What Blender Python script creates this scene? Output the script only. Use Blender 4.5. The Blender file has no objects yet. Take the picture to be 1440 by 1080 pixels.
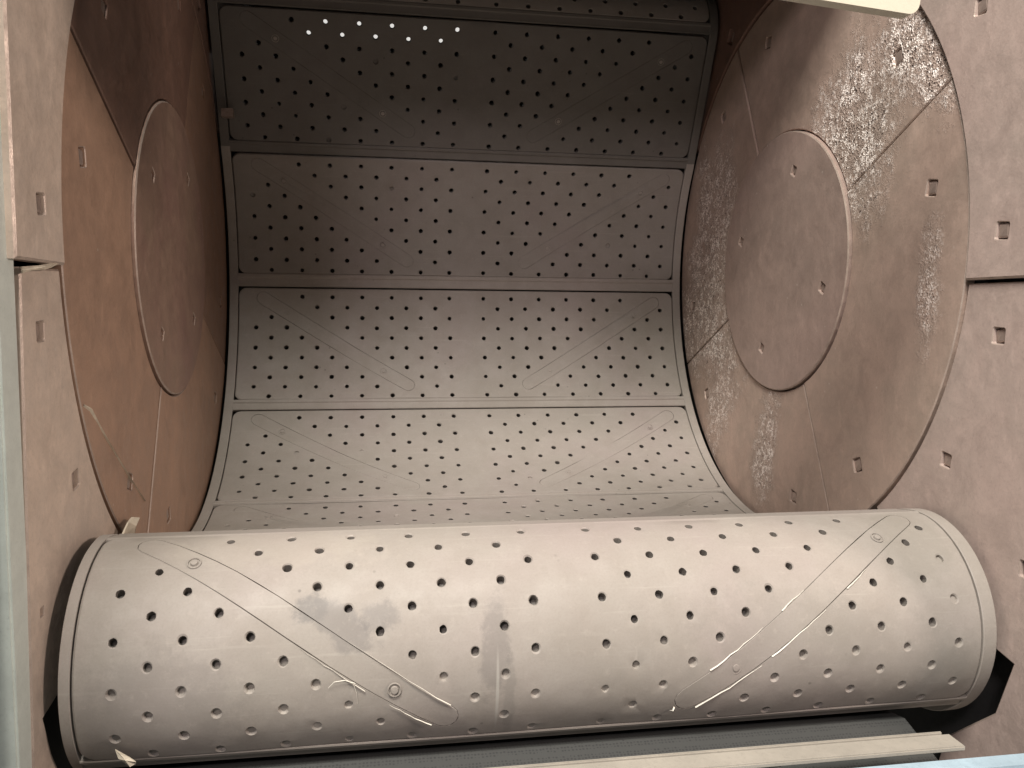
import bpy, math, random
from mathutils import Vector, Euler
from mathutils.geometry import delaunay_2d_cdt
random.seed(7)
PI = math.pi
S = bpy.context.scene
COL = S.collection

# ------------------------------------------------------------------ camera, world, lamps, exposure
cam_d = bpy.data.cameras.new('camera')
cam = bpy.data.objects.new('camera', cam_d); COL.objects.link(cam)
cam.location = (-0.19282, -1.36165, -0.08507)
cam.rotation_euler = (1.48212, -0.00925, -0.16236)
cam_d.sensor_width = 36; cam_d.lens = 36 * 1168.9 / 1440
cam_d.clip_start = 0.02; cam_d.clip_end = 100
S.camera = cam

W = bpy.data.worlds.new('World'); S.world = W; W.use_nodes = True
bg = W.node_tree.nodes['Background']
bg.inputs[0].default_value = (0.80, 0.92, 1.0, 1); bg.inputs[1].default_value = 0.09

def area(name, loc, target, sx, sy, power, col):
    l = bpy.data.lights.new(name, 'AREA'); l.shape = 'RECTANGLE'; l.size = sx; l.size_y = sy
    l.energy = power; l.color = col
    o = bpy.data.objects.new(name, l); COL.objects.link(o); o.location = loc
    o.rotation_euler = (Vector(target) - Vector(loc)).to_track_quat('-Z', 'Y').to_euler()
    return o
area('overhead_lamp', (-0.62, -1.98, 2.22), (0.0, -0.1, -0.3), 0.9, 0.8, 164, (1.0, 0.96, 0.88))
area('front_lamp', (-0.95, -2.9, 1.45), (0.1, 0.1, -0.1), 0.35, 0.35, 38, (1.0, 0.88, 0.88))
area('side_fill', (1.65, -1.50, 0.45), (-0.5, -0.2, -0.1), 0.3, 0.3, 25, (1.0, 0.84, 0.74))  # fill light added to brighten the left disc

S.view_settings.view_transform = 'Standard'; S.view_settings.look = 'None'
S.view_settings.exposure = 0.0; S.view_settings.gamma = 1

# ------------------------------------------------------------------ materials
def nodes(name):
    m = bpy.data.materials.new(name); m.use_nodes = True
    nt = m.node_tree; b = nt.nodes['Principled BSDF']
    return m, nt, b
def N(nt, t, **kw):
    n = nt.nodes.new(t)
    for k, v in kw.items():
        if k.startswith('i_'): n.inputs[k[2:].replace('_', ' ')].default_value = v
        else: setattr(n, k, v)
    return n
def L(nt, a, b): nt.links.new(a, b)
def noise(nt, co, scale, detail=4, rough=0.55, dist=0):
    n = N(nt, 'ShaderNodeTexNoise'); n.inputs['Scale'].default_value = scale
    n.inputs['Detail'].default_value = detail; n.inputs['Roughness'].default_value = rough
    n.inputs['Distortion'].default_value = dist
    L(nt, co, n.inputs['Vector']); return n.outputs['Fac']
def ramp(nt, fac, stops):
    r = N(nt, 'ShaderNodeValToRGB'); e = r.color_ramp.elements
    while len(e) < len(stops): e.new(0.5)
    for i, (p, c) in enumerate(stops):
        e[i].position = p; e[i].color = (*c, 1) if len(c) == 3 else c
    L(nt, fac, r.inputs[0]); return r.outputs[0]
def g(v): return (v, v, v)
def mix(nt, fac, a, b, mode='MIX'):
    n = N(nt, 'ShaderNodeMix', data_type='RGBA', blend_type=mode)
    for sock, v in ((n.inputs[0], fac), (n.inputs[6], a), (n.inputs[7], b)):
        if hasattr(v, 'is_linked'): L(nt, v, sock)
        elif isinstance(v, tuple): sock.default_value = (*v, 1)
        else: sock.default_value = v
    return n.outputs[2]
def math_n(nt, op, a, b=None, clamp=False):
    n = N(nt, 'ShaderNodeMath', operation=op, use_clamp=clamp)
    for i, v in enumerate((a, b)):
        if v is None: continue
        if hasattr(v, 'is_linked'): L(nt, v, n.inputs[i])
        else: n.inputs[i].default_value = v
    return n.outputs[0]
def blob(nt, co, c, radii, rotd=0.0, soft=0.5, axis='XY', wob=None):
    """1 inside an ellipse at c of the vector co, fading to 0 outside"""
    mp = N(nt, 'ShaderNodeMapping', vector_type='TEXTURE')
    loc = [0, 0, 0]; sc = [1, 1, 1]; rt = [0, 0, 0]
    ia, ib = 'XYZ'.index(axis[0]), 'XYZ'.index(axis[1])
    loc[ia], loc[ib] = c; sc[ia], sc[ib] = radii
    k = 3 - ia - ib; sc[k] = 1e4; rt[k] = math.radians(rotd)
    mp.inputs['Location'].default_value = loc; mp.inputs['Scale'].default_value = sc; mp.inputs['Rotation'].default_value = rt
    L(nt, co, mp.inputs['Vector'])
    ln = N(nt, 'ShaderNodeVectorMath', operation='LENGTH'); L(nt, mp.outputs[0], ln.inputs[0])
    v = ln.outputs['Value']
    if wob is not None: v = math_n(nt, 'ADD', v, wob)
    mr = N(nt, 'ShaderNodeMapRange', interpolation_type='SMOOTHSTEP')
    mr.inputs['From Min'].default_value = 1 + soft; mr.inputs['From Max'].default_value = 1 - soft
    L(nt, v, mr.inputs['Value']); return mr.outputs[0]
def bump(nt, b, h, strength, dist, prev=None):
    n = N(nt, 'ShaderNodeBump'); n.inputs['Strength'].default_value = strength; n.inputs['Distance'].default_value = dist
    L(nt, h, n.inputs['Height'])
    if prev is not None: L(nt, prev, n.inputs['Normal'])
    L(nt, n.outputs[0], b.inputs['Normal']); return n.outputs[0]

def mat_rubber(name, stains=False, lit_tone=1.0):
    m, nt, b = nodes(name)
    co = N(nt, 'ShaderNodeTexCoord').outputs['Object']
    uv = N(nt, 'ShaderNodeTexCoord').outputs['UV']
    big = noise(nt, co, 5, 3); mid = noise(nt, co, 26, 6, 0.6); fine = noise(nt, co, 420, 3, 0.7)
    c = ramp(nt, big, [(0.32, (0.288, 0.262, 0.230)), (0.5, (0.322, 0.290, 0.260)), (0.7, (0.318, 0.272, 0.252))])
    c = mix(nt, ramp(nt, mid, [(0.35, g(0)), (0.75, g(0.5))]), c, (0.25, 0.218, 0.188))
    c = mix(nt, ramp(nt, fine, [(0.45, g(0)), (0.8, g(0.25))]), c, (0.19, 0.165, 0.146))
    # long thin scuffs running across the belt
    st = N(nt, 'ShaderNodeMapping'); st.inputs['Scale'].default_value = (3, 70, 70); L(nt, co, st.inputs[0])
    sc = noise(nt, st.outputs[0], 2.2, 5, 0.65)
    c = mix(nt, ramp(nt, sc, [(0.60, g(0)), (0.72, g(0.30))]), c, (0.40, 0.37, 0.325))
    if stains:
        wob = math_n(nt, 'MULTIPLY', math_n(nt, 'SUBTRACT', noise(nt, uv, 34, 8, 0.75), 0.5), 2.6)
        for (x, s, rx, rs, rot, k, colr) in (
                (-0.232, 0.120, 0.040, 0.017, 28, 0.40, (0.124, 0.118, 0.118)), (-0.190, 0.116, 0.020, 0.014, 0, 0.38, (0.124, 0.118, 0.118)),
                (-0.255, 0.106, 0.014, 0.014, 0, 0.4, (0.136, 0.130, 0.124)),
                (-0.075, 0.150, 0.014, 0.045, 4, 0.40, (0.136, 0.124, 0.118)), (-0.060, 0.200, 0.006, 0.045, 0, 0.3, (0.161, 0.149, 0.136)),
                (-0.30, 0.03, 0.10, 0.03, 0, 0.2, (0.409, 0.372, 0.310)), (0.30, 0.17, 0.15, 0.05, 10, 0.22, (0.186, 0.174, 0.155)),
                (-0.40, 0.20, 0.07, 0.06, 0, 0.3, (0.174, 0.155, 0.143)), (0.42, 0.06, 0.04, 0.05, 0, 0.25, (0.205, 0.192, 0.161))):
            f = blob(nt, uv, (x, s), (rx, rs), rot, 0.28, 'XY', wob)
            c = mix(nt, math_n(nt, 'MULTIPLY', f, k), c, colr)
        # pale ring left by a dried drop
        a = blob(nt, uv, (-0.197, 0.045), (0.018, 0.012), 10, 0.18); d = blob(nt, uv, (-0.197, 0.045), (0.012, 0.007), 10, 0.25)
        c = mix(nt, math_n(nt, 'MULTIPLY', math_n(nt, 'SUBTRACT', a, d, True), 0.22), c, (0.36, 0.32, 0.28))
        f = blob(nt, uv, (-0.0725, 0.192), (0.0016, 0.036), 0, 0.5, 'XY')
        c = mix(nt, math_n(nt, 'MULTIPLY', f, 0.6), c, (0.42, 0.40, 0.36))
    c = mix(nt, ramp(nt, noise(nt, co, 90, 5, 0.75), [(0.56, g(0)), (0.72, g(0.35))]), c, (0.38, 0.34, 0.30))
    vs_ = N(nt, 'ShaderNodeTexVoronoi'); vs_.inputs['Scale'].default_value = 38; L(nt, co, vs_.inputs['Vector'])
    fleck = math_n(nt, 'MULTIPLY', ramp(nt, vs_.outputs['Distance'], [(0.04, g(1)), (0.09, g(0))]), ramp(nt, noise(nt, co, 9, 3), [(0.52, g(0)), (0.62, g(0.6))]))
    c = mix(nt, fleck, c, (0.12, 0.105, 0.095))
    L(nt, ramp(nt, mid, [(0.3, g(0.50)), (0.7, g(0.68))]), b.inputs['Roughness'])
    if lit_tone < 1: c = mix(nt, 1.0 - lit_tone, c, (0.035, 0.038, 0.036))  # darkens the whole colour to paint shade on the upper belt
    L(nt, c, b.inputs['Base Color'])
    b.inputs['Specular IOR Level'].default_value = 0.25
    p = bump(nt, b, noise(nt, co, 9, 3), 0.35, 0.006)
    p = bump(nt, b, mid, 0.25, 0.0012, p)
    bump(nt, b, fine, 0.22, 0.0004, p)
    return m

def mat_steel(name, base, alt, glint=(), gl_col=(0.95, 0.86, 0.80), rough=(0.35, 0.6), metal=0.35):
    """worn steel casting; glint = list of (y, z, ry, rz, rot, strength) pitted patches with sparkle painted as pale specks"""
    m, nt, b = nodes(name)
    co = N(nt, 'ShaderNodeTexCoord').outputs['Object']
    big = noise(nt, co, 6, 4, 0.6, 0.4); mid = noise(nt, co, 32, 6, 0.65); fine = noise(nt, co, 300, 3, 0.7)
    c = mix(nt, ramp(nt, big, [(0.35, g(0)), (0.66, g(1))]), base, alt)
    c = mix(nt, ramp(nt, mid, [(0.42, g(0)), (0.78, g(0.45))]), c, tuple(v * 1.35 for v in base))
    c = mix(nt, ramp(nt, fine, [(0.5, g(0)), (0.8, g(0.4))]), c, tuple(v * 0.6 for v in base))
    sp = N(nt, 'ShaderNodeTexVoronoi'); sp.inputs['Scale'].default_value = 55; L(nt, co, sp.inputs['Vector'])
    dots = ramp(nt, sp.outputs['Distance'], [(0.05, g(1)), (0.12, g(0))])
    gate = ramp(nt, noise(nt, co, 13, 3), [(0.58, g(0)), (0.66, g(0.7))])
    sc = N(nt, 'ShaderNodeMapping'); sc.inputs['Scale'].default_value = (1, 1.0, 0.5); sc.inputs['Rotation'].default_value = (0.35, 0, 0); L(nt, co, sc.inputs[0])
    streak = noise(nt, sc.outputs[0], 60, 6, 0.7)
    c = mix(nt, ramp(nt, streak, [(0.54, g(0)), (0.72, g(0.32))]), c, tuple(v * 1.45 for v in base))
    c = mix(nt, ramp(nt, noise(nt, co, 17, 8, 0.75, 0.8), [(0.50, g(0)), (0.66, g(0.45))]), c, tuple(v * 0.68 for v in base))
    dotm = math_n(nt, 'MULTIPLY', dots, gate)
    c = mix(nt, dotm, c, (0.62, 0.54, 0.48))
    rg = ramp(nt, mid, [(0.3, g(rough[0])), (0.7, g(rough[1]))])
    p = bump(nt, b, mid, 0.5, 0.0015); p = bump(nt, b, fine, 0.35, 0.0006, p)
    p = bump(nt, b, big, 0.4, 0.006, p)
    if glint:
        wob = math_n(nt, 'MULTIPLY', math_n(nt, 'SUBTRACT', noise(nt, co, 15, 8, 0.8), 0.5), 4.0)
        mask = None
        for (y, z, ry, rz, rt, k) in glint:
            f = math_n(nt, 'MULTIPLY', blob(nt, co, (y, z), (ry, rz), rt, 0.55, 'YZ', wob), k)
            mask = f if mask is None else math_n(nt, 'MAXIMUM', mask, f)
        v = N(nt, 'ShaderNodeTexVoronoi'); v.inputs['Scale'].default_value = 400; L(nt, co, v.inputs['Vector'])
        sx = N(nt, 'ShaderNodeSeparateColor'); L(nt, v.outputs['Color'], sx.inputs[0])
        clump = ramp(nt, noise(nt, co, 75, 4, 0.7), [(0.40, g(0)), (0.60, g(1))])
        grain = math_n(nt, 'GREATER_THAN', math_n(nt, 'MULTIPLY', sx.outputs[0], clump), 0.36)
        mm = math_n(nt, 'MULTIPLY', mask, grain)
        c = mix(nt, math_n(nt, 'MULTIPLY', mask, 0.35), c, (0.50, 0.43, 0.39))
        c = mix(nt, mm, c, gl_col)  # sparkle put into the base colour as pale non-metal specks
        c = mix(nt, math_n(nt, 'MULTIPLY', mask, math_n(nt, 'GREATER_THAN', sx.outputs[1], 0.93)), c, (0.12, 0.09, 0.08))
        mt = math_n(nt, 'MULTIPLY', math_n(nt, 'SUBTRACT', 1.0, mm), metal)
        L(nt, mt, b.inputs['Metallic'])
        rg = mix(nt, mm, rg, (0.30, 0.30, 0.30))
        bs = math_n(nt, 'MULTIPLY', mask, math_n(nt, 'ADD', v.outputs['Distance'], math_n(nt, 'MULTIPLY', noise(nt, co, 110, 3), 1.5)))
        bump(nt, b, bs, 0.55, 0.003, p)
    else: b.inputs['Metallic'].default_value = metal
    L(nt, c, b.inputs['Base Color']); L(nt, rg, b.inputs['Roughness'])
    return m

def mat_plain(name, col, rough=0.5, metal=0.0, var=0.25, scale=12, bump_s=0.3):
    m, nt, b = nodes(name)
    co = N(nt, 'ShaderNodeTexCoord').outputs['Object']
    n1 = noise(nt, co, scale, 6, 0.65); n2 = noise(nt, co, scale * 14, 3, 0.7)
    c = mix(nt, ramp(nt, n1, [(0.35, g(0)), (0.7, g(1))]), col, tuple(v * (1 - var) for v in col))
    c = mix(nt, ramp(nt, n2, [(0.55, g(0)), (0.75, g(0.5))]), c, tuple(v * (1 - var * 1.6) for v in col))
    L(nt, c, b.inputs['Base Color']); b.inputs['Metallic'].default_value = metal
    L(nt, ramp(nt, n1, [(0.3, g(rough - 0.1)), (0.7, g(min(1, rough + 0.1)))]), b.inputs['Roughness'])
    bump(nt, b, n2, bump_s, 0.0008); return m

M = {}
M['rubber'] = mat_rubber('dusty_rubber'); M['rubber_front'] = mat_rubber('dusty_rubber_stained', True)
M['rubber_part_shaded'] = mat_rubber('part_shaded_rubber', False, 0.82)  # this and the next: darker belt copies, shade painted into the upper panels
M['rubber_shaded'] = mat_rubber('shaded_rubber', False, 0.42)
M['wall_r'] = mat_steel('lining_steel_right', (0.445, 0.345, 0.305), (0.4, 0.325, 0.285), metal=0.15, rough=(0.38, 0.55))
M['wall_l'] = mat_steel('lining_steel_left', (0.6, 0.48, 0.395), (0.53, 0.44, 0.375), metal=0.15, rough=(0.38, 0.55))
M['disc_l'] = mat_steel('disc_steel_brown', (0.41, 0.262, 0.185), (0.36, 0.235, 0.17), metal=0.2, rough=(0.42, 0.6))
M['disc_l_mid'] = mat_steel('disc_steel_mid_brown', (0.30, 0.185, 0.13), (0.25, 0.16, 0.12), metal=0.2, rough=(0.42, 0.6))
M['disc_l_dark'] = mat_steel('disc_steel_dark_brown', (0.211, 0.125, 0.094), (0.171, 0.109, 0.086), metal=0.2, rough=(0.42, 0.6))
M['disc_l_centre'] = mat_steel('disc_centre_left', (0.32, 0.22, 0.165), (0.3, 0.18, 0.15), metal=0.3, rough=(0.4, 0.55))
GL = [(-0.20, 0.17, 0.09, 0.12, 40, 1.0), (-0.36, 0.25, 0.10, 0.055, 30, 1.0), (0.30, 0.05, 0.17, 0.05, 70, 0.9), (0.36, -0.06, 0.09, 0.12, 20, 0.9),
      (0.27, -0.14, 0.12, 0.07, 30, 0.9), (0.25, 0.12, 0.05, 0.12, 0, 0.7), (0.03, -0.33, 0.035, 0.09, 10, 0.8), (0.24, -0.27, 0.05, 0.10, 20, 0.6), (-0.40, -0.06, 0.02, 0.07, 0, 0.5)]
M['disc_r'] = mat_steel('disc_steel_right', (0.471, 0.350, 0.290), (0.397, 0.309, 0.255), glint=GL, metal=0.25, rough=(0.36, 0.55))
M['disc_r_centre'] = mat_steel('disc_centre_right', (0.4, 0.295, 0.255), (0.35, 0.265, 0.23), metal=0.25, rough=(0.36, 0.52))
M['bolt'] = mat_plain('bolt_steel', (0.46, 0.36, 0.31), 0.4, 0.5, 0.35, 60)
M['worn'] = mat_plain('worn_bare_edge', (0.50, 0.40, 0.34), 0.38, 0.35, 0.35, 45)
M['dark'] = mat_plain('dark_cavity_steel', (0.05, 0.05, 0.048), 0.75, 0.1, 0.3)
M['hole'] = mat_plain('shaded_hole_rubber', (0.085, 0.075, 0.068), 0.6, 0.0, 0.3, 90)  # hole walls darkened, recess shade put into the colour
M['hole_front'] = mat_plain('lit_hole_rubber', (0.20, 0.178, 0.158), 0.6, 0.0, 0.3, 90)  # lighter copy that paints the lit look of the front holes
M['drum'] = mat_plain('roller_rubber', (0.16, 0.145, 0.13), 0.7, 0.0, 0.3, 30)
M['cream'] = mat_plain('cream_paint', (0.503, 0.462, 0.367), 0.45, 0.0, 0.12, 14)
M['sill'] = mat_plain('pale_dusty_steel', (0.372, 0.342, 0.294), 0.5, 0.1, 0.22, 18)
M['blue'] = mat_plain('pale_blue_paint', (0.38, 0.50, 0.58), 0.4, 0.0, 0.28, 16)
M['strip'] = mat_plain('pale_green_grey_paint', (0.62, 0.66, 0.61), 0.4, 0.0, 0.2, 20)
M['scrap'] = mat_plain('torn_cream_rubber', (0.66, 0.58, 0.46), 0.7, 0.0, 0.3, 60, 0.6)
M['burr'] = mat_plain('pale_fibre', (0.72, 0.68, 0.60), 0.6, 0.0, 0.1, 60)
M['floor'] = mat_plain('grey_concrete', (0.33, 0.32, 0.30), 0.8, 0.0, 0.3, 4)
def mat_perf():
    m, nt, b = nodes('fine_perforated_steel')
    co = N(nt, 'ShaderNodeTexCoord').outputs['Object']
    v = N(nt, 'ShaderNodeTexVoronoi'); v.inputs['Scale'].default_value = 260; v.inputs['Randomness'].default_value = 0.25; L(nt, co, v.inputs['Vector'])
    L(nt, ramp(nt, v.outputs['Distance'], [(0.28, (0.028, 0.028, 0.028)), (0.36, (0.048, 0.049, 0.047))]), b.inputs['Base Color'])
    b.inputs['Roughness'].default_value = 0.6; return m
M['perf'] = mat_perf()

# ------------------------------------------------------------------ object helpers
def mesh_obj(name, vs, fs, mat, parent=None, smooth=False, uvs=None, sharp=35):
    me = bpy.data.meshes.new(name); me.from_pydata(vs, [], fs); me.update()
    if uvs is not None:
        ul = me.uv_layers.new(name='UVMap')
        for lp in me.loops: ul.data[lp.index].uv = uvs[lp.vertex_index]
    if smooth:
        me.shade_smooth(); me.set_sharp_from_angle(angle=math.radians(sharp))
    me.materials.append(mat)
    o = bpy.data.objects.new(name, me); COL.objects.link(o)
    if parent: o.parent = parent
    return o
def thing(name, label, cat, group=None, loc=(0, 0, 0)):
    o = bpy.data.objects.new(name, None); COL.objects.link(o); o.location = loc
    o['label'] = label; o['category'] = cat
    if group: o['group'] = group
    o.empty_display_size = 0.05
    return o
def tag(o, label, cat, group=None):
    o['label'] = label; o['category'] = cat
    if group: o['group'] = group
    return o
def box_geo(x0, x1, y0, y1, z0, z1, bev=0.0):
    vs, fs = [], []
    if bev <= 0:
        vs = [(x, y, z) for x in (x0, x1) for y in (y0, y1) for z in (z0, z1)]
        fs = [(0, 1, 3, 2), (4, 6, 7, 5), (0, 4, 5, 1), (2, 3, 7, 6), (0, 2, 6, 4), (1, 5, 7, 3)]
        return vs, fs
    import bmesh
    bm = bmesh.new(); vs, fs = box_geo(x0, x1, y0, y1, z0, z1)
    bv = [bm.verts.new(v) for v in vs]
    for f in fs: bm.faces.new([bv[i] for i in f])
    bmesh.ops.recalc_face_normals(bm, faces=bm.faces)
    bmesh.ops.bevel(bm, geom=list(bm.edges), offset=bev, segments=2, affect='EDGES')
    bm.verts.index_update()
    vs = [tuple(v.co) for v in bm.verts]; fs = [tuple(v.index for v in f.verts) for f in bm.faces]
    bm.free(); return vs, fs
def box(name, b, mat, parent=None, bev=0.0):
    vs, fs = box_geo(*b, bev); return mesh_obj(name, vs, fs, mat, parent, bev > 0)

def inside(p, poly):
    x, y = p; r = False; j = len(poly) - 1
    for i in range(len(poly)):
        xi, yi = poly[i]; xj, yj = poly[j]
        if (yi > y) != (yj > y) and x < (xj - xi) * (y - yi) / (yj - yi) + xi: r = not r
        j = i
    return r
def area2(poly): return sum(poly[i-1][0] * poly[i][1] - poly[i][0] * poly[i-1][1] for i in range(len(poly)))
def offset(poly, d):
    """inset a CCW polygon by d"""
    n = len(poly); out = []
    for i in range(n):
        a, b, c = Vector(poly[i-1]), Vector(poly[i]), Vector(poly[(i+1) % n])
        e1 = (b - a).normalized(); e2 = (c - b).normalized()
        n1 = Vector((-e1.y, e1.x)); n2 = Vector((-e2.y, e2.x)); m = n1 + n2
        m = m / max(0.35, m.dot(n1)) if m.length > 1e-6 else n1
        out.append(tuple(b + m * d))
    return out
def triangulate(outline, holes, extra=()):
    """returns verts (outline, hole rings, extra) and triangles outside the convex holes"""
    pts = [Vector(p) for p in outline]; edges = [(i, (i+1) % len(outline)) for i in range(len(outline))]
    hid = [-1] * len(outline)
    for k, h in enumerate(holes):
        s = len(pts); pts += [Vector(p) for p in h]; hid += [k] * len(h)
        edges += [(s+i, s+(i+1) % len(h)) for i in range(len(h))]
    pts += [Vector(p) for p in extra]; hid += [-2] * len(extra)
    ov, oe, of, src, _, _ = delaunay_2d_cdt(pts, edges, [], 0, 1e-7, True)
    rep = [s[0] for s in src]; tris = []
    for f in of:
        t = [rep[i] for i in f]; hs = {hid[i] for i in t}
        if len(hs) == 1 and list(hs)[0] >= 0: continue
        if hs == {-1} or -1 in hs:
            c = (sum(pts[i].x for i in t) / 3, sum(pts[i].y for i in t) / 3)
            if not inside(c, outline): continue
        a, b, c = (pts[i] for i in t)
        if (b - a).cross(c - a) < 0: t = [t[0], t[2], t[1]]
        tris.append(tuple(t))
    return [tuple(p) for p in pts], tris

def slab(name, outline, pockets, fmap, thick, mat, parent, bev=0.002, pdepth=0.007, extra=(), flip=False, edge=True):
    """flat-drawn plate with a bevelled rim and square pockets; fmap(u, v, depth) -> xyz"""
    if area2(outline) < 0: outline = outline[::-1]
    top = offset(outline, bev)
    pockets = [p if area2(p) > 0 else p[::-1] for p in pockets]
    pts, tris = triangulate(top, pockets, extra)
    vs = [fmap(u, v, 0) for u, v in pts]; fs = list(tris)
    n = len(outline); s = len(vs); worn = []
    vs += [fmap(u, v, bev * 0.8) for u, v in outline]; vs += [fmap(u, v, thick) for u, v in outline]
    for i in range(n):
        j = (i + 1) % n
        worn.append(len(fs)); fs.append((i, s+i, s+j, j)); fs.append((s+i, s+n+i, s+n+j, s+j))
    k0 = n
    for h in pockets:
        m = len(h); s = len(vs); vs += [fmap(u, v, 0.0009) for u, v in offset(h, 0.0010)]; vs += [fmap(u, v, pdepth) for u, v in offset(h, 0.0018)]
        for i in range(m):
            j = (i+1) % m; worn.append(len(fs)); fs.append((k0+i, k0+j, s+j, s+i)); fs.append((s+i, s+j, s+m+j, s+m+i))
        fs.append(tuple(s+m+i for i in range(m))); k0 += m
    if flip: fs = [f[::-1] for f in fs]
    o = mesh_obj(name, vs, fs, mat, parent)
    if edge:
        o.data.materials.append(M['worn'])
        for q in worn: o.data.polygons[q].material_index = 1
    return o

def square(cy, cz, size, a):
    """slightly rounded square ring"""
    h = size / 2; r = size * 0.14; out = []
    for q, (sx, sy) in enumerate(((1, 1), (-1, 1), (-1, -1), (1, -1))):
        for t in (0, 45, 90):
            an = math.radians(q * 90 + t); out.append((sx*(h-r) + r*math.cos(an), sy*(h-r) + r*math.sin(an)))
    c, s = math.cos(a), math.sin(a)
    return [(cy + x*c - y*s, cz + x*s + y*c) for x, y in out]

def side_map(side, x0=0.5):
    return lambda y, z, w: (side * (x0 + w), y, z)
def bolt_head(parent, side, y, z, size, a, xs):
    """square bolt head sunk in its pocket"""
    sq = square(0, 0, size, a); t = offset(sq, size * 0.14); n = len(sq)
    vs = [(side * 0.0035, u, v) for u, v in sq] + [(0, u, v) for u, v in sq] + [(-side * 0.0008, u, v) for u, v in t]
    fs = []
    for k in (0, n):
        for i in range(n):
            j = (i+1) % n; fs.append((k+i, k+j, k+n+j, k+n+i))
    fs.append(tuple(range(2*n, 3*n)))
    if side > 0: fs = [f[::-1] for f in fs]
    o = mesh_obj('bolt_head', vs, fs, M['bolt'], parent); o.location = (side * xs, y, z)
    return o

# ------------------------------------------------------------------ ground and cabinet
fl = mesh_obj('floor', [(-4, -5, -1.35), (4, -5, -1.35), (4, 4, -1.35), (-4, 4, -1.35)], [(0, 1, 2, 3)], M['floor']); fl['kind'] = 'structure'

cab = thing('cabinet', 'pale blue painted steel cabinet framing the open blasting chamber', 'cabinet', loc=(0, 0, -1.35))
def cpart(name, b, m, bev=0.0):
    o = box(name, b, M[m], cab, bev); o.location = (0, 0, 1.35); return o
cpart('side_panel', (-0.62, -0.545, -0.598, 0.95, -1.35, 0.95), 'dark')
cpart('side_panel', (0.545, 0.62, -0.598, 0.95, -1.35, 0.95), 'dark')
cpart('roof_panel', (-0.545, 0.545, -0.30, 0.95, 0.72, 0.76), 'dark')
cpart('shade_baffle', (-0.545, 0.545, -0.325, -0.30, 0.525, 0.76), 'dark')  # unseen board added to keep lamp light off the upper belt
cpart('front_panel', (-1.05, -0.535, -0.64, -0.60, -1.35, 1.42), 'blue', 0.004)
cpart('front_panel', (0.535, 1.05, -0.64, -0.60, -1.35, 1.42), 'blue', 0.004)
cpart('front_header', (-0.53, 0.53, -0.63, -0.60, 1.35, 1.42), 'blue', 0.004)
cpart('jamb_strip', (-0.5345, -0.503, -0.606, -0.570, -1.0, 0.60), 'strip', 0.002)
cpart('jamb_shade_flange', (-0.534, -0.508, -0.95, -0.642, -1.0, 1.0), 'blue', 0.003)  # jamb with unseen length added forward to shade the roller's left end
cpart('floor_panel', (-0.545, 0.545, -0.35, 0.90, -1.35, -1.31), 'dark')
# rear wall with a narrow slot, added to let the glow reach the belt holes
cpart('rear_panel', (-0.545, 0.545, 0.92, 0.95, -1.31, 0.607), 'dark')
cpart('rear_panel', (0.12, 0.545, 0.92, 0.95, 0.607, 0.72), 'dark')
cpart('rear_panel', (-0.545, -0.37, 0.92, 0.95, 0.607, 0.72), 'dark')

rw, nt, bb = nodes('glow_panel_glass')  # emissive panel added behind the slot so the belt holes show bright
bb.inputs['Base Color'].default_value = (0.8, 0.8, 0.78, 1); bb.inputs['Emission Color'].default_value = (1.0, 0.97, 0.92, 1); bb.inputs['Emission Strength'].default_value = 0.75
glow = thing('rear_glow_panel', 'added glowing panel seen through the topmost belt holes at upper left', 'glow panel')
box('pane', (-0.42, 0.18, 1.00, 1.006, 0.55, 0.80), rw, glow)
for b_ in ((-0.46, -0.42, 0.99, 1.02, 0.51, 0.84), (0.18, 0.22, 0.99, 1.02, 0.51, 0.84), (-0.42, 0.18, 0.99, 1.02, 0.51, 0.55), (-0.42, 0.18, 0.99, 1.02, 0.80, 0.84)):
    box('glow_panel_frame', b_, M['blue'], glow)

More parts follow.
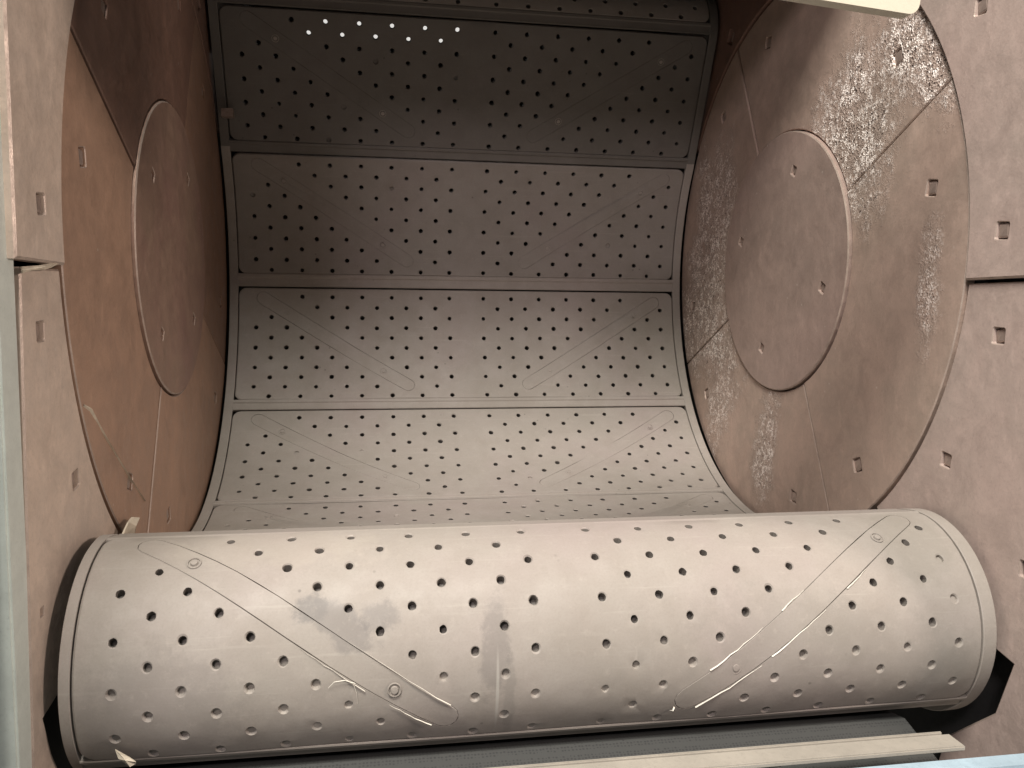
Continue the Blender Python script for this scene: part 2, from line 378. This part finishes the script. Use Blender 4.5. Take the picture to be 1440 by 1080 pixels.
# ------------------------------------------------------------------ wall lining plates
RD = 0.4677
def arc(r, a0, a1, n, cy=0.0, cz=0.0):
    return [(cy + r*math.cos(math.radians(a0 + (a1-a0)*i/n)), cz + r*math.sin(math.radians(a0 + (a1-a0)*i/n))) for i in range(n+1)]
RW = RD + 0.004
for side in (-1, 1):
    wm = M['wall_l'] if side < 0 else M['wall_r']
    t = thing('wall_lining', ('brown steel wall lining plates around the left end disc, with pale jamb beside them' if side < 0 else
              'pinkish steel wall lining plates with square bolt pockets around the right end disc'), 'wall lining', 'wall linings on both sides of the chamber')
    # upper plate, a little proud
    ye = -0.585 if side < 0 else -0.62
    zj = -0.0465
    aj = math.degrees(math.asin(zj / RW))
    up = [(ye, zj + 0.0015), (ye, 0.70), (-0.05, 0.70)] + [(-0.05, math.sqrt(RW**2 - 0.0025))] + arc(RW, 100, 180 - aj - 0.2, 34)
    bu = [(-0.526, 0.008), (-0.472, 0.268), (-0.30, 0.43)]
    pk = [square(y, z, 0.0215, 0.1) for y, z in bu]
    x0u = 0.4955
    o = slab('lining_plate', up, pk, side_map(side, x0u), 0.016, wm, t, 0.0025, 0.009, flip=side > 0)
    for y, z in bu: bolt_head(o, side, y, z, 0.0155, 0.1 + random.uniform(-.3, .3), x0u + 0.0028)
    # lower plate, cut away around the front roller
    yl = -0.562 if side < 0 else -0.625
    lo = [(yl, zj - (0.0045 if side < 0 else 0.0025))] + arc(RW, 180 - aj + 0.3, 229, 30)
    if side > 0: lo += [(-0.322, -0.372), (-0.435, -0.375), (-0.50, -0.420), (-0.545, -0.464), (-0.5745, -0.4705), (-0.552, -0.538), (-0.475, -0.606), (-0.44, -0.72), (yl - 0.02, -0.72)]
    else: lo += [(-0.322, -0.372), (-0.42, -0.390), (-0.48, -0.435), (-0.508, -0.464), (-0.553, -0.4705), (-0.537, -0.512), (-0.522, -0.537), (-0.49, -0.60), (-0.46, -0.72), (-0.588, -0.72)]
    bl = [(-0.523, -0.109), (-0.447, -0.265)] + ([(-0.557, -0.37)] if side < 0 else [(-0.584, -0.361)])
    pk = [square(y, z, 0.0205, (0.05, 0.15, 0.0)[i]) for i, (y, z) in enumerate(bl)]
    if side < 0: pk = pk[:2] + [square(-0.546, -0.37, 0.010, 0)]
    o = slab('lining_plate', lo, pk, side_map(side, 0.5015), 0.016, wm, t, 0.002, 0.009, flip=side > 0)
    for y, z in bl[:2] if side < 0 else bl: bolt_head(o, side, y, z, 0.0145, 0.1 + random.uniform(-.3, .3), 0.5055)
    # rear upper plate beyond the disc
    re = arc(RW, 95.3, 34, 24) + [(0.415, 0.262), (0.36, 0.36), (0.345, 0.70), (-0.045, 0.70)]
    pk = [square(0.233, 0.452, 0.028, 0.5)]
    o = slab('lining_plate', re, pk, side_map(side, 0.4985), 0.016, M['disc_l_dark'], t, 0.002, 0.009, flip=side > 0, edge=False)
    bolt_head(o, side, 0.233, 0.452, 0.019, 0.5, 0.505)

# ------------------------------------------------------------------ end discs
SEAMS = (154.5, 244.0, 334.5, 424.0)
RI = 0.2204
for side in (-1, 1):
    t = thing('end_disc', ('brown steel end disc on the left with a dark upper segment' if side < 0 else
              'grey pink steel end disc on the right with glittering pitted patches'), 'disc', 'two round end discs facing each other', )
    bd = arc(RD - 0.002, 0, 356.25, 95)
    slab('backing_disc', bd, [], side_map(side, 0.5135), 0.02, M['dark'], t, 0.0015, flip=side > 0)
    for k in range(4):
        a0 = SEAMS[k]; a1 = SEAMS[(k+1) % 4]; a1 = a1 if a1 > a0 else a1 + 360
        ro, ri = RD, RI + 0.0022
        go, gi = math.degrees(0.0016 / ro), math.degrees(0.0016 / ri)
        out = arc(ro, a0 + go, a1 - go, 30) + arc(ri, a1 - gi, a0 + gi, 22)
        bo = [(0.402 * math.cos(math.radians(a)), 0.402 * math.sin(math.radians(a)), math.radians(a + 20)) for a in (a0 + 15, a1 - 14.5)]
        pk = [square(y, z, 0.0225, a) for y, z, a in bo]
        # the segments do not sit exactly flush
        x0 = 0.500 + (0.0, 0.0012, 0.0004, 0.0018)[k] * (1 if side < 0 else -1) * -1
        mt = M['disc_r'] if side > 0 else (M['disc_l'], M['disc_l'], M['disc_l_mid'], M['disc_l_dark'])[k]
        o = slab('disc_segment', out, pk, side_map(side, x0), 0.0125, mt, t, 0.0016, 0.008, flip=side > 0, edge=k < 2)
        if side < 0 and k == 3: o['label'] = 'darker upper segment'
        for y, z, a in bo: bolt_head(o, side, y, z, 0.0160, a + random.uniform(-.25, .25), x0 + 0.0024)
    bo = [(0.157 * math.cos(math.radians(a)), 0.157 * math.sin(math.radians(a)), math.radians(a + 10)) for a in ((107, 197, 288, 18) if side > 0 else (142, 52, 232, 318))]
    pk = [square(y, z, 0.018, a) for y, z, a in bo]
    o = slab('centre_plate', arc(RI, 0, 354, 59), pk, side_map(side, 0.4955), 0.0165, M['disc_r_centre'] if side > 0 else M['disc_l_centre'], t, 0.0020, 0.006, flip=side > 0)
    for y, z, a in bo: bolt_head(o, side, y, z, 0.0125, a + random.uniform(-.25, .25), 0.4992)
    if side < 0:
        # crooked weld line where a worn patch was closed
        P = [(-0.421, -0.19), (-0.40, -0.197), (-0.375, -0.216), (-0.347, -0.24), (-0.31, -0.266), (-0.269, -0.297), (-0.235, -0.32), (-0.20, -0.345)]
        vs, fs = [], []
        for i, (y, z) in enumerate(P):
            w = (0.0024, 0.0030, 0.0012, 0.0005, 0.0010, 0.0004, 0.0003, 0.0002)[i]
            vs += [(-0.5015, y - w*0.7, z - w), (-0.4985 + 0.001 * (i % 2), y, z), (-0.5015, y + w*0.7, z + w)]
            if i: b = 3*i; fs += [(b-3, b-2, b+1, b), (b-2, b-1, b+2, b+1)]
        mesh_obj('weld_bead', vs, fs, M['scrap'], t)

# ------------------------------------------------------------------ belt path
CY, CZ, RB = 0.0175, -0.0077, 0.4440
RC, RR = (-0.437, -0.4535), 0.123
# pieces: list of functions giving point + normal (towards the open side), sampled every 2 mm
path = []          # (s, y, z, ny, nz)
def add(y, z, ny, nz):
    if path:
        p = path[-1]; d = math.hypot(y - p[1], z - p[2])
        if d < 1e-5: return
        path.append((p[0] + d, y, z, ny, nz))
    else: path.append((0.0, y, z, ny, nz))
T0 = 31.0
p0 = (CY + RB*math.cos(math.radians(T0)), CZ + RB*math.sin(math.radians(T0)))
# upper straight leans forward, then bends back over the upper roller
a_st = math.radians(24.5); LS = 0.258
n_st = (-math.cos(a_st), -math.sin(a_st)); u_st = (-math.sin(a_st), math.cos(a_st))
top = (p0[0] + u_st[0]*LS, p0[1] + u_st[1]*LS)
RU = 0.085
uc = (top[0] - n_st[0]*RU, top[1] - n_st[1]*RU)
a1u = math.degrees(math.atan2(n_st[1], n_st[0])) % 360      # 204.5
for i in range(91):
    a = math.radians(a1u - 150 + 150 * i / 90); add(uc[0] + RU*math.cos(a), uc[1] + RU*math.sin(a), math.cos(a), math.sin(a))
for i in range(1, 101):
    f = i / 100; tt = math.radians(T0); nb = (-math.cos(tt), -math.sin(tt)); n = Vector((n_st[0]*(1-f) + nb[0]*f, n_st[1]*(1-f) + nb[1]*f)).normalized()
    add(top[0] - u_st[0]*LS*f, top[1] - u_st[1]*LS*f, n.x, n.y)
sT0 = path[-1][0]
d = math.hypot(RC[0]-CY, RC[1]-CZ); al = math.degrees(math.atan2(RC[1]-CZ, RC[0]-CY)); phi = math.degrees(math.acos((RB + RR) / d))
aC = al + phi                                           # leaves the cradle here
n = 260
for i in range(1, n+1):
    a = math.radians(T0 + (aC - T0) * i / n); add(CY + RB*math.cos(a), CZ + RB*math.sin(a), -math.cos(a), -math.sin(a))
sC = path[-1][0]
aR = aC + 180
pc = path[-1]; pr = (RC[0] + RR*math.cos(math.radians(aR)), RC[1] + RR*math.sin(math.radians(aR)))
for i in range(1, 101):
    f = i / 100; add(pc[1]*(1-f) + pr[0]*f, pc[2]*(1-f) + pr[1]*f, pc[3], pc[4])
sR = path[-1][0]
for i in range(1, 201):
    a = math.radians(aR + (262 - aR) * i / 200); add(RC[0] + RR*math.cos(a), RC[1] + RR*math.sin(a), math.cos(a), math.sin(a))
sEnd = path[-1][0]
import bisect
PS = [p[0] for p in path]
def at(s, w):
    """point at arc length s, w metres above the belt face"""
    i = min(max(bisect.bisect_right(PS, s) - 1, 0), len(path) - 2); a, b = path[i], path[i+1]
    f = (s - a[0]) / (b[0] - a[0])
    ny, nz = a[3]*(1-f) + b[3]*f, a[4]*(1-f) + b[4]*f; l = math.hypot(ny, nz)
    return (a[1]*(1-f) + b[1]*f + ny/l*w, a[2]*(1-f) + b[2]*f + nz/l*w)
def s_theta(t): return sT0 + (T0 - t) * math.radians(1) * RB
def s_roll(t): return sR + (t - aR) * math.radians(1) * RR

# ------------------------------------------------------------------ belt panels
HW, PL, CR = 0.4745, 0.246, 0.016
HR = 0.0044
BARS = [((-0.425, 0.021), (-0.125, 0.214)), ((0.430, 0.023), (0.132, 0.213))]
BW = 0.0138
def seg_dist(p, a, b):
    a, b, p = Vector(a), Vector(b), Vector(p); t = max(0, min(1, (p-a).dot(b-a) / (b-a).length_squared)); return (p - (a + (b-a)*t)).length
def stadium(a, b, r, n=6, m=14):
    a, b = Vector(a), Vector(b); dr = (b-a).normalized(); an = math.atan2(dr.y, dr.x); out = []
    nn = Vector((-dr.y, dr.x))
    for i in range(m): out.append(tuple(a - nn*r + (b-a)*i/m))
    for i in range(n): q = an - PI/2 + PI*i/n; out.append((b.x + r*math.cos(q), b.y + r*math.sin(q)))
    for i in range(m): out.append(tuple(b + nn*r + (a-b)*i/m))
    for i in range(n): q = an + PI/2 + PI*i/n; out.append((a.x + r*math.cos(q), a.y + r*math.sin(q)))
    return out
hole_c = []
for r in range(11):
    s = 0.018 + 0.022 * r
    for k in range(7):
        if r % 2 == 0: xs = (-0.033 - 0.0625*k, 0.041 + 0.0622*k)
        else: xs = (-0.0645 - 0.0625*k, 0.0725 + 0.0621*k)
        for x in xs:
            i = 0 if x < 0 else 1
            if seg_dist((x, s), *BARS[i]) < (0.0248, 0.0222)[i]: continue
            hole_c.append((x, s))
def rrect(x0, x1, y0, y1, r, nx=60, ny=14, nc=5):
    out = []
    def ln(a, b, n): 
        for i in range(n): out.append((a[0] + (b[0]-a[0])*i/n, a[1] + (b[1]-a[1])*i/n))
    def cn(cx, cy, a0):
        for i in range(nc): a = math.radians(a0 + 90*i/nc); out.append((cx + r*math.cos(a), cy + r*math.sin(a)))
    ln((x0+r, y0), (x1-r, y0), nx); cn(x1-r, y0+r, -90); ln((x1, y0+r), (x1, y1-r), ny); cn(x1-r, y1-r, 0)
    ln((x1-r, y1), (x0+r, y1), nx); cn(x0+r, y1-r, 90); ln((x0, y1-r), (x0, y0+r), ny); cn(x0+r, y0+r, 180)
    return out
OUT = rrect(-HW, HW, 0, PL, CR)
TOP = offset(OUT, 0.002)
HN = 12
rnd = random.Random(3)
rings = [[(x + (HR+0.0011)*math.cos(2*PI*i/HN), s + (HR+0.0011)*math.sin(2*PI*i/HN)) for i in range(HN)] for x, s in hole_c]
slots = [stadium(a, b, BW) for a, b in BARS]
extra = []
nx, ns = 64, 18
for i in range(1, nx):
    for j in range(1, ns):
        p = (-HW + 2*HW*i/nx + 0.0004*rnd.random(), PL*j/ns + 0.0004*rnd.random())
        if min(math.hypot(p[0]-c[0], p[1]-c[1]) for c in hole_c) < HR + 0.004: continue
        if any(seg_dist(p, a, b) < BW + 0.004 for a, b in BARS): continue
        if not inside(p, offset(TOP, 0.004)): continue
        extra.append(p)
PT, PTRI = triangulate(TOP, rings + slots, extra)

belt = thing('crawler_belt', 'perforated pale rubber belt curving through the chamber and over the front roller', 'belt')

def make_panel(s0, stretch, mat, idx):
    def f(u, v, w):
        s = s0 + v * stretch
        if idx == 'front': s -= 0.0035 * (abs(u) / 0.44) ** 2
        y, z = at(s, w); return (u, y, z)
    wav = random.Random(idx if isinstance(idx, int) else 99)
    ph = [wav.random() * 6 for _ in range(6)]
    def lump(u, v): return 0.0006 * math.sin(u*9 + ph[0]) * math.sin(v*17 + ph[1]) + 0.0005 * math.sin(u*23 + ph[2] + v*11)
    vs = [f(u, v, lump(u, v)) for u, v in PT]; uv = list(PT); fs = list(PTRI)
    n = len(OUT); s = len(vs)
    # rim: thin raised lip, then down the side
    vs += [f(u, v, -0.0016) for u, v in OUT]; uv += OUT
    vs += [f(u, v, -0.009) for u, v in OUT]; uv += OUT
    for i in range(n):
        j = (i+1) % n; fs += [(i, s+i, s+j, j), (s+i, s+n+i, s+n+j, s+j)]
    k0 = n
    hr = random.Random(5 + (idx if isinstance(idx, int) else 40)); hole_faces = []
    for (x, c) in hole_c:
        r1, r2 = HR * hr.uniform(0.90, 1.06), HR * hr.uniform(0.84, 0.98); dx, dy = hr.uniform(-.0004, .0004), hr.uniform(-.0004, .0004)
        jit = [1 + hr.uniform(-0.07, 0.07) for _ in range(HN)]
        depth = 0.0095; filled = False
        if idx == 'front' and c > 0.13:                      # packed with dust towards the lower edge
            depth = max(0.0016, 0.0085 - (c - 0.13) * 0.075 + hr.uniform(-0.001, 0.001)); filled = True; r2 *= 0.90
        elif hr.random() < 0.012: depth = hr.uniform(0.002, 0.005); filled = True
        s = len(vs)
        for rr, w in ((r1, -0.0009), (r2, -depth)):
            for i in range(HN):
                a = 2*PI*i/HN; p = (x + dx + rr*jit[i]*math.cos(a), c + dy + rr*jit[i]*math.sin(a)); vs.append(f(p[0], p[1], w)); uv.append(p)
        for i in range(HN):
            j = (i+1) % HN; fs.append((k0+i, k0+j, s+j, s+i)); fs.append((s+i, s+j, s+HN+j, s+HN+i))
            if not filled or depth > 0.006: hole_faces.append(len(fs) - 1)
        if filled:
            fs.append(tuple(s+HN+i for i in range(HN)))
            if depth > 0.006: hole_faces.append(len(fs) - 1)
        k0 += HN
    for st in slots:
        m = len(st); s = len(vs)
        vs += [f(u, v, -0.004) for u, v in st]; uv += st
        for i in range(m):
            j = (i+1) % m; fs.append((k0+i, k0+j, s+j, s+i))
        fs.append(tuple(s+i for i in range(m)))
        k0 += m
    fs = [t[::-1] for t in fs]
    o = mesh_obj('belt_panel', vs, fs, mat, belt, True, uv, 24)
    o.data.materials.append(M['hole_front'] if idx == 'front' else M['hole'])
    for q in hole_faces: o.data.polygons[q].material_index = 1
    # flush bars with two bolts each
    for bi, (a, b) in enumerate(BARS):
        gr = random.Random(bi*7 + (idx if isinstance(idx, int) else 50))
        st = stadium(a, b, BW - (0.00055 if idx == 'front' else 0.0004 if idx > 2 else 0.0001))
        st = [(u + gr.uniform(-1, 1)*0.00025, v + gr.uniform(-1, 1)*0.00025) for u, v in st]
        ins = offset(st, 0.0005)
        A, B = Vector(a), Vector(b); ex = [tuple(A + (B-A)*q/20) for q in range(21)]
        pts, tr = triangulate(ins, [], ex)
        bv = [f(u, v, 0.0001 + lump(u, v)) for u, v in pts]; buv = list(pts); bf = list(tr); m = len(st); s = len(bv)
        bv += [f(u, v, -0.0005 + lump(u, v)) for u, v in st] + [f(u, v, -0.005) for u, v in st]; buv += st + st
        for i in range(m):
            j = (i+1) % m; bf += [(i, s+i, s+j, j), (s+i, s+m+i, s+m+j, s+j)]
        bo = mesh_obj('clamp_bar', bv, [t[::-1] for t in bf], mat, o, True, buv, 20)
        for q in (0.16, 0.83):
            c = A + (B-A)*q
            if bi == 0 and q < 0.5: c = Vector((-0.376, 0.0525))
            bolt = []; ff = []
            prof = ((0.0072, 0.0002), (0.0068, 0.0008), (0.0060, 0.0008), (0.0056, -0.0010), (0.0042, -0.0010), (0.0034, 0.0016), (0.0, 0.0019))
            K = 14
            for rr, w in prof[:-1]:
                for i in range(K):
                    an = 2*PI*i/K; bolt.append(f(c.x + rr*math.cos(an), c.y + rr*math.sin(an), w))
            bolt.append(f(c.x, c.y, prof[-1][1]))
            for l in range(len(prof) - 2):
                for i in range(K):
                    j = (i+1) % K; ff.append((l*K+i, (l+1)*K+i, (l+1)*K+j, l*K+j))
            l = len(prof) - 2
            for i in range(K): ff.append((l*K+i, len(bolt)-1, l*K+(i+1) % K))
            mesh_obj('belt_bolt', bolt, ff, M['rubber'], o, True, None, 30)
    return o, f

starts = [s_theta(31.0) - 0.544, s_theta(31.0) - 0.272, s_theta(31.0), s_theta(-4.6), s_theta(-39.7), s_theta(-73.3)]
nextS = starts[-1] + 0.29
starts.append(nextS)
fronts = s_roll(92.3)
ends = []
for i, s0 in enumerate(starts): make_panel(s0, 1.0, M['rubber_shaded'] if i == 1 else M['rubber_part_shaded'] if i == 2 else M['rubber'], i); ends.append((s0, s0 + PL))
_, FF = make_panel(fronts, 1.085, M['rubber_front'], 'front'); ends.append((fronts, fronts + PL*1.085 ))

def strip(name, xa, xb, sa, sb, prof, mat, parent, nx=2, step=0.006):
    """sheet between xa..xb and sa..sb with a height profile over its short side"""
    vs, fs = [], []
    across = prof
    if name == 'edge_strip':
        n = int((sb - sa) / step)
        for i in range(n+1):
            s = sa + (sb-sa)*i/n
            xe = xb + 0.007 * min(1, max(0, (s - sR + 0.1) / 0.15)) if xb < 0 else xb
            for fx, w in across: y, z = at(s, w); vs.append((xa + (xe-xa)*fx, y, z))
        m = len(across)
        fs = [(i*m+k, i*m+k+1, (i+1)*m+k+1, (i+1)*m+k) for i in range(n) for k in range(m-1)]
    else:
        m = len(across)
        for i in range(nx+1):
            x = xa + (xb-xa)*i/nx
            for fx, w in across:
                y, z = at(sa + (sb-sa)*fx - (0.0035*(abs(x)/0.44)**2 if sa > s_roll(150) else 0), w); vs.append((x, y, z))
        fs = [(i*m+k, i*m+k+1, (i+1)*m+k+1, (i+1)*m+k) for i in range(nx) for k in range(m-1)]
    return mesh_obj(name, vs, fs, mat, parent, True, None, 20)
for sd in (-1, 1):
    xi, xo = (HW + 0.0017) * sd, 0.4935 * sd
    pr = [(0, -0.009), (0.0, -0.0010), (0.06, -0.0003), (0.5, -0.0004), (0.94, -0.0006), (1.0, -0.0014), (1.0, -0.010)]
    strip('edge_strip', xi, xo, 0.0, starts[2] - 0.014, pr, M['rubber_shaded'], belt)
    strip('edge_strip', xi, xo, starts[2] - 0.014, sEnd, pr, M['rubber'], belt)
for i in range(len(ends)):
    a = ends[i][1]; b = ends[i+1][0] if i+1 < len(ends) else ends[i][1] + 0.026
    a -= 0.0004; b -= 0.0034
    # moulded cross rib between panels
    pr = [(0, -0.009), (0, 0.0000), (0.06, 0.0009), (0.26, 0.0007), (0.36, -0.0014), (0.60, -0.0020), (0.93, -0.0010), (1.0, -0.0022), (1.0, -0.009)]
    strip('cross_rib', -HW - 0.0024, HW + 0.0024, a, b, pr, M['rubber_shaded'] if i < 2 else M['rubber'], belt, 24)
# frayed fibres and raised burrs along the bars of the front panel
def whisker(pts, w):
    vs, fs = [], []
    for i, (u, v, h) in enumerate(pts):
        k = w * (1 - 0.75 * i / (len(pts)-1))
        vs += [FF(u - k*0.6, v - k*0.6, h), FF(u, v, h + k), FF(u + k*0.6, v + k*0.6, h), FF(u, v, h - k*0.3)]
        if i:
            b = 4*i
            for q in range(4): fs.append((b-4+q, b-4+(q+1) % 4, b+(q+1) % 4, b+q))
    return mesh_obj('frayed_fibre', vs, fs, M['burr'], belt)
def bar_pt(bi, t, off):
    A, B = Vector(BARS[bi][0]), Vector(BARS[bi][1]); dd = (B-A).normalized(); nn = Vector((-dd.y, dd.x)); p = A + (B-A)*t + nn*off
    return p
for bi, off, t0, t1, h in ((0, -0.0145, 0.62, 0.99, 0.0012), (0, 0.0145, 0.55, 0.76, 0.0008), (0, 0.0150, 0.84, 0.98, 0.0012), (1, -0.0145, 0.30, 0.40, 0.0006), (1, -0.0150, 0.76, 0.99, 0.0014), (1, 0.0145, 0.70, 0.90, 0.0010), (1, 0.0145, 0.52, 0.62, 0.0007), (1, -0.0145, 0.50, 0.72, 0.0008)):
    n = 9; pts = []
    r = random.Random(int(t0*1000)+bi)
    for i in range(n):
        p = bar_pt(bi, t1 + (t0-t1)*i/(n-1), off + r.uniform(-0.0006, 0.0006)); pts.append((p.x, p.y, h * r.uniform(0.4, 1.1)))
    whisker(pts, 0.0011)
q = bar_pt(0, 0.70, 0.017)
whisker([(q.x + 0.010, q.y + 0.002, 0.001), (q.x, q.y - 0.002, 0.003), (q.x - 0.010, q.y - 0.001, 0.003), (q.x - 0.016, q.y + 0.005, 0.001)], 0.0008)
whisker([(q.x + 0.008, q.y + 0.002, 0.001), (q.x + 0.011, q.y + 0.010, 0.002), (q.x + 0.012, q.y + 0.022, 0.001)], 0.0008)
whisker([(0.1195, 0.2225, 0.0005), (0.1175, 0.2245, 0.003), (0.115, 0.226, 0.001)], 0.0016)

# ------------------------------------------------------------------ rollers
def roller(name, c, r, hw, label, seg=64):
    t = thing(name, label, 'roller')
    vs, fs = [], []
    rings_ = [(-hw, r-0.006), (-hw+0.006, r), (hw-0.006, r), (hw, r-0.006)]
    for x, rr in rings_:
        for i in range(seg): a = 2*PI*i/seg; vs.append((x, c[0] + rr*math.cos(a), c[1] + rr*math.sin(a)))
    for k in range(3):
        for i in range(seg): j = (i+1) % seg; fs.append((k*seg+i, k*seg+j, (k+1)*seg+j, (k+1)*seg+i))
    fs += [tuple(range(seg))[::-1], tuple(range(3*seg, 4*seg))]
    mesh_obj('drum', vs, fs, M['drum'], t, True)
    vs, fs = [], []
    for x in (-0.498, 0.498):
        for i in range(20): a = 2*PI*i/20; vs.append((x, c[0] + 0.022*math.cos(a), c[1] + 0.022*math.sin(a)))
    for i in range(20): j = (i+1) % 20; fs.append((i, j, 20+j, 20+i))
    mesh_obj('shaft', vs, fs, M['dark'], t, True)
roller('front_roller', RC, RR - 0.0105, 0.482, 'drum carrying the belt along the front of the opening')
wh = thing('upper_wheels', 'pair of dark carrier wheels under the belt edges at the top rear', 'wheel')
for sd in (-1, 1):
    vs, fs = [], []; q = RU - 0.0105
    prof = [(0.43, 0.012), (0.43, q), (0.482, q), (0.482, 0.012), (0.498, 0.012)]
    for x, rr in prof:
        for i in range(40): a = 2*PI*i/40; vs.append((sd*x, uc[0] + rr*math.cos(a), uc[1] + rr*math.sin(a)))
    fs = [(k*40+i, k*40+(i+1) % 40, (k+1)*40+(i+1) % 40, (k+1)*40+i) for k in range(4) for i in range(40)]
    mesh_obj('carrier_wheel', vs, fs, M['drum'], wh, True)

# ------------------------------------------------------------------ bottom of the opening
gv = [(-0.612, -0.572), (-0.53, -0.548), (-0.49, -0.556), (-0.42, -0.62)]
gp = mesh_obj('guard_plate', [(x, y, z - d) for d in (0, 0.004) for x in (-0.49, 0.405) for y, z in gv],
     [(i, i+4, i+5, i+1) for i in range(3)] + [(8+i, 9+i, 13+i, 12+i) for i in range(3)] + [(0, 8, 12, 4), (3, 7, 15, 11)], M['perf'])
tag(gp, 'dark finely perforated guard plate sloping below the front roller', 'guard plate')
sl = thing('front_sill', 'pale dusty steel sill across the bottom of the opening', 'sill')
box('sill_beam', (-0.495, 0.398, -0.638, -0.6125, -0.528, -0.5225), M['sill'], sl, 0.0012)
box('sill_lip', (-0.495, 0.39, -0.6125, -0.6095, -0.536, -0.5205), M['sill'], sl, 0.001)
box('support_post', (0.180, 0.200, -0.634, -0.618, -0.60, -0.5285), M['sill'], sl, 0.002)
kb = tag(box('kick_rail', (-0.50, 0.95, -0.672, -0.641, -0.62, -0.530), M['blue'], None, 0.006), 'pale blue painted rail running under the sill at the lower right corner', 'rail')

# ------------------------------------------------------------------ raised door edge, upper right
def door():
    t = thing('raised_door', 'cream painted steel door lifted above the opening at upper right', 'door')
    import bmesh
    # corner points found on the plane y = -0.62 ; the door hangs a little crooked
    c = Vector((0.305, -0.62, 0.194)); dx = Vector((-1, 0.0, 0.045 + 0.0)).normalized(); up = Vector((0.12, 0, 0.99)).normalized()
    a = -0.010
    dx = Vector((-0.9975, 0, 0.075)); r = 0.010
    pts = []
    for i in range(7):
        an = math.radians(-90 + 90*i/6); pts.append(c + (-dx)*( -r + r*math.cos(an)+ r*0.55) + up*(r + r*math.sin(an)))
    w = 0.42
    outline = pts + [pts[-1] + up*0.20, pts[-1] + up*0.20 + dx*w, pts[0] + dx*w]  # unseen height added so the door shades the upper right disc
    th = Vector((0, 0.014, -0.0)); n = len(outline)
    vs = [tuple(p - th*0.5) for p in outline] + [tuple(p + th*0.5) for p in outline]
    fs = [tuple(range(n)), tuple(range(2*n-1, n-1, -1))] + [((i+1) % n, i, n+i, n+(i+1) % n) for i in range(n)]
    mesh_obj('door_leaf', vs, fs, M['cream'], t)
door()

# ------------------------------------------------------------------ torn scraps
def scrap(name, label, pts, nrm, th, bulge):
    c = sum((Vector(p) for p in pts), Vector()) / len(pts); nrm = Vector(nrm).normalized(); n = len(pts)
    vs = [tuple(Vector(p) + nrm*th + nrm*bulge*(0.5 if i % 2 else -0.3)) for i, p in enumerate(pts)] + [tuple(c + nrm*(th + bulge))] + [tuple(Vector(p) + nrm*bulge*(0.5 if i % 2 else -0.3)) for i, p in enumerate(pts)]
    fs = [(i, (i+1) % n, n) for i in range(n)] + [((i+1) % n, i, n+1+i, n+1+(i+1) % n) for i in range(n)] + [tuple(n+1+i for i in range(n))[::-1]]
    return tag(mesh_obj(name, vs, fs, M['scrap']), label, 'rubber scrap')
SCR1 = [(172, 752), (176, 735), (186, 727), (192, 728), (190, 738), (186, 746), (188, 752)]
SCR2 = [(162, 1054), (170, 1059), (182, 1065), (192, 1070), (191, 1074), (184, 1077), (176, 1073), (168, 1066)]
def ray_pt(px, py, plane, val):
    d = cam.rotation_euler.to_matrix() @ Vector(((px-720)/1168.9, -(py-540)/1168.9, -1)); o = Vector(cam.location)
    k = 'xyz'.index(plane); return o + d * ((val - o[k]) / d[k])
scrap('torn_scrap', 'torn cream scrap standing at the foot of the left disc behind the belt', [ray_pt(*p, 'x', -0.489) for p in SCR1], (1, 0, 0), 0.002, 0.004)
scrap('torn_scrap', 'torn cream scrap stuck on the lower left corner of the front belt', [ray_pt(*p, 'y', -0.555) for p in SCR2], (0, -1, 0.2), 0.0015, 0.003)
SCR3 = [(30, 375), (52, 373), (76, 369), (79, 371), (72, 376), (60, 379), (46, 380), (36, 378), (31, 384), (28, 380)]
scrap('torn_scrap', 'torn cream lip along the joint of the left wall plates', [ray_pt(*p, 'x', -0.4985) for p in SCR3], (1, 0, 0), 0.0012, 0.002)
# little bracket on the dark rear left
tb = [ray_pt(x, y, 'y', 0.33) for x, y in ((311, 152), (327, 152), (327, 163), (311, 163))]
vs = [tuple(p) for p in tb] + [tuple(p + Vector((0, 0.02, 0))) for p in tb]
tag(mesh_obj('bracket', vs, [(0, 3, 2, 1), (4, 5, 6, 7), (0, 1, 5, 4), (1, 2, 6, 5), (2, 3, 7, 6), (3, 0, 4, 7)], M['bolt']), 'small grey steel tab beside the belt edge at the dark rear left', 'bracket')
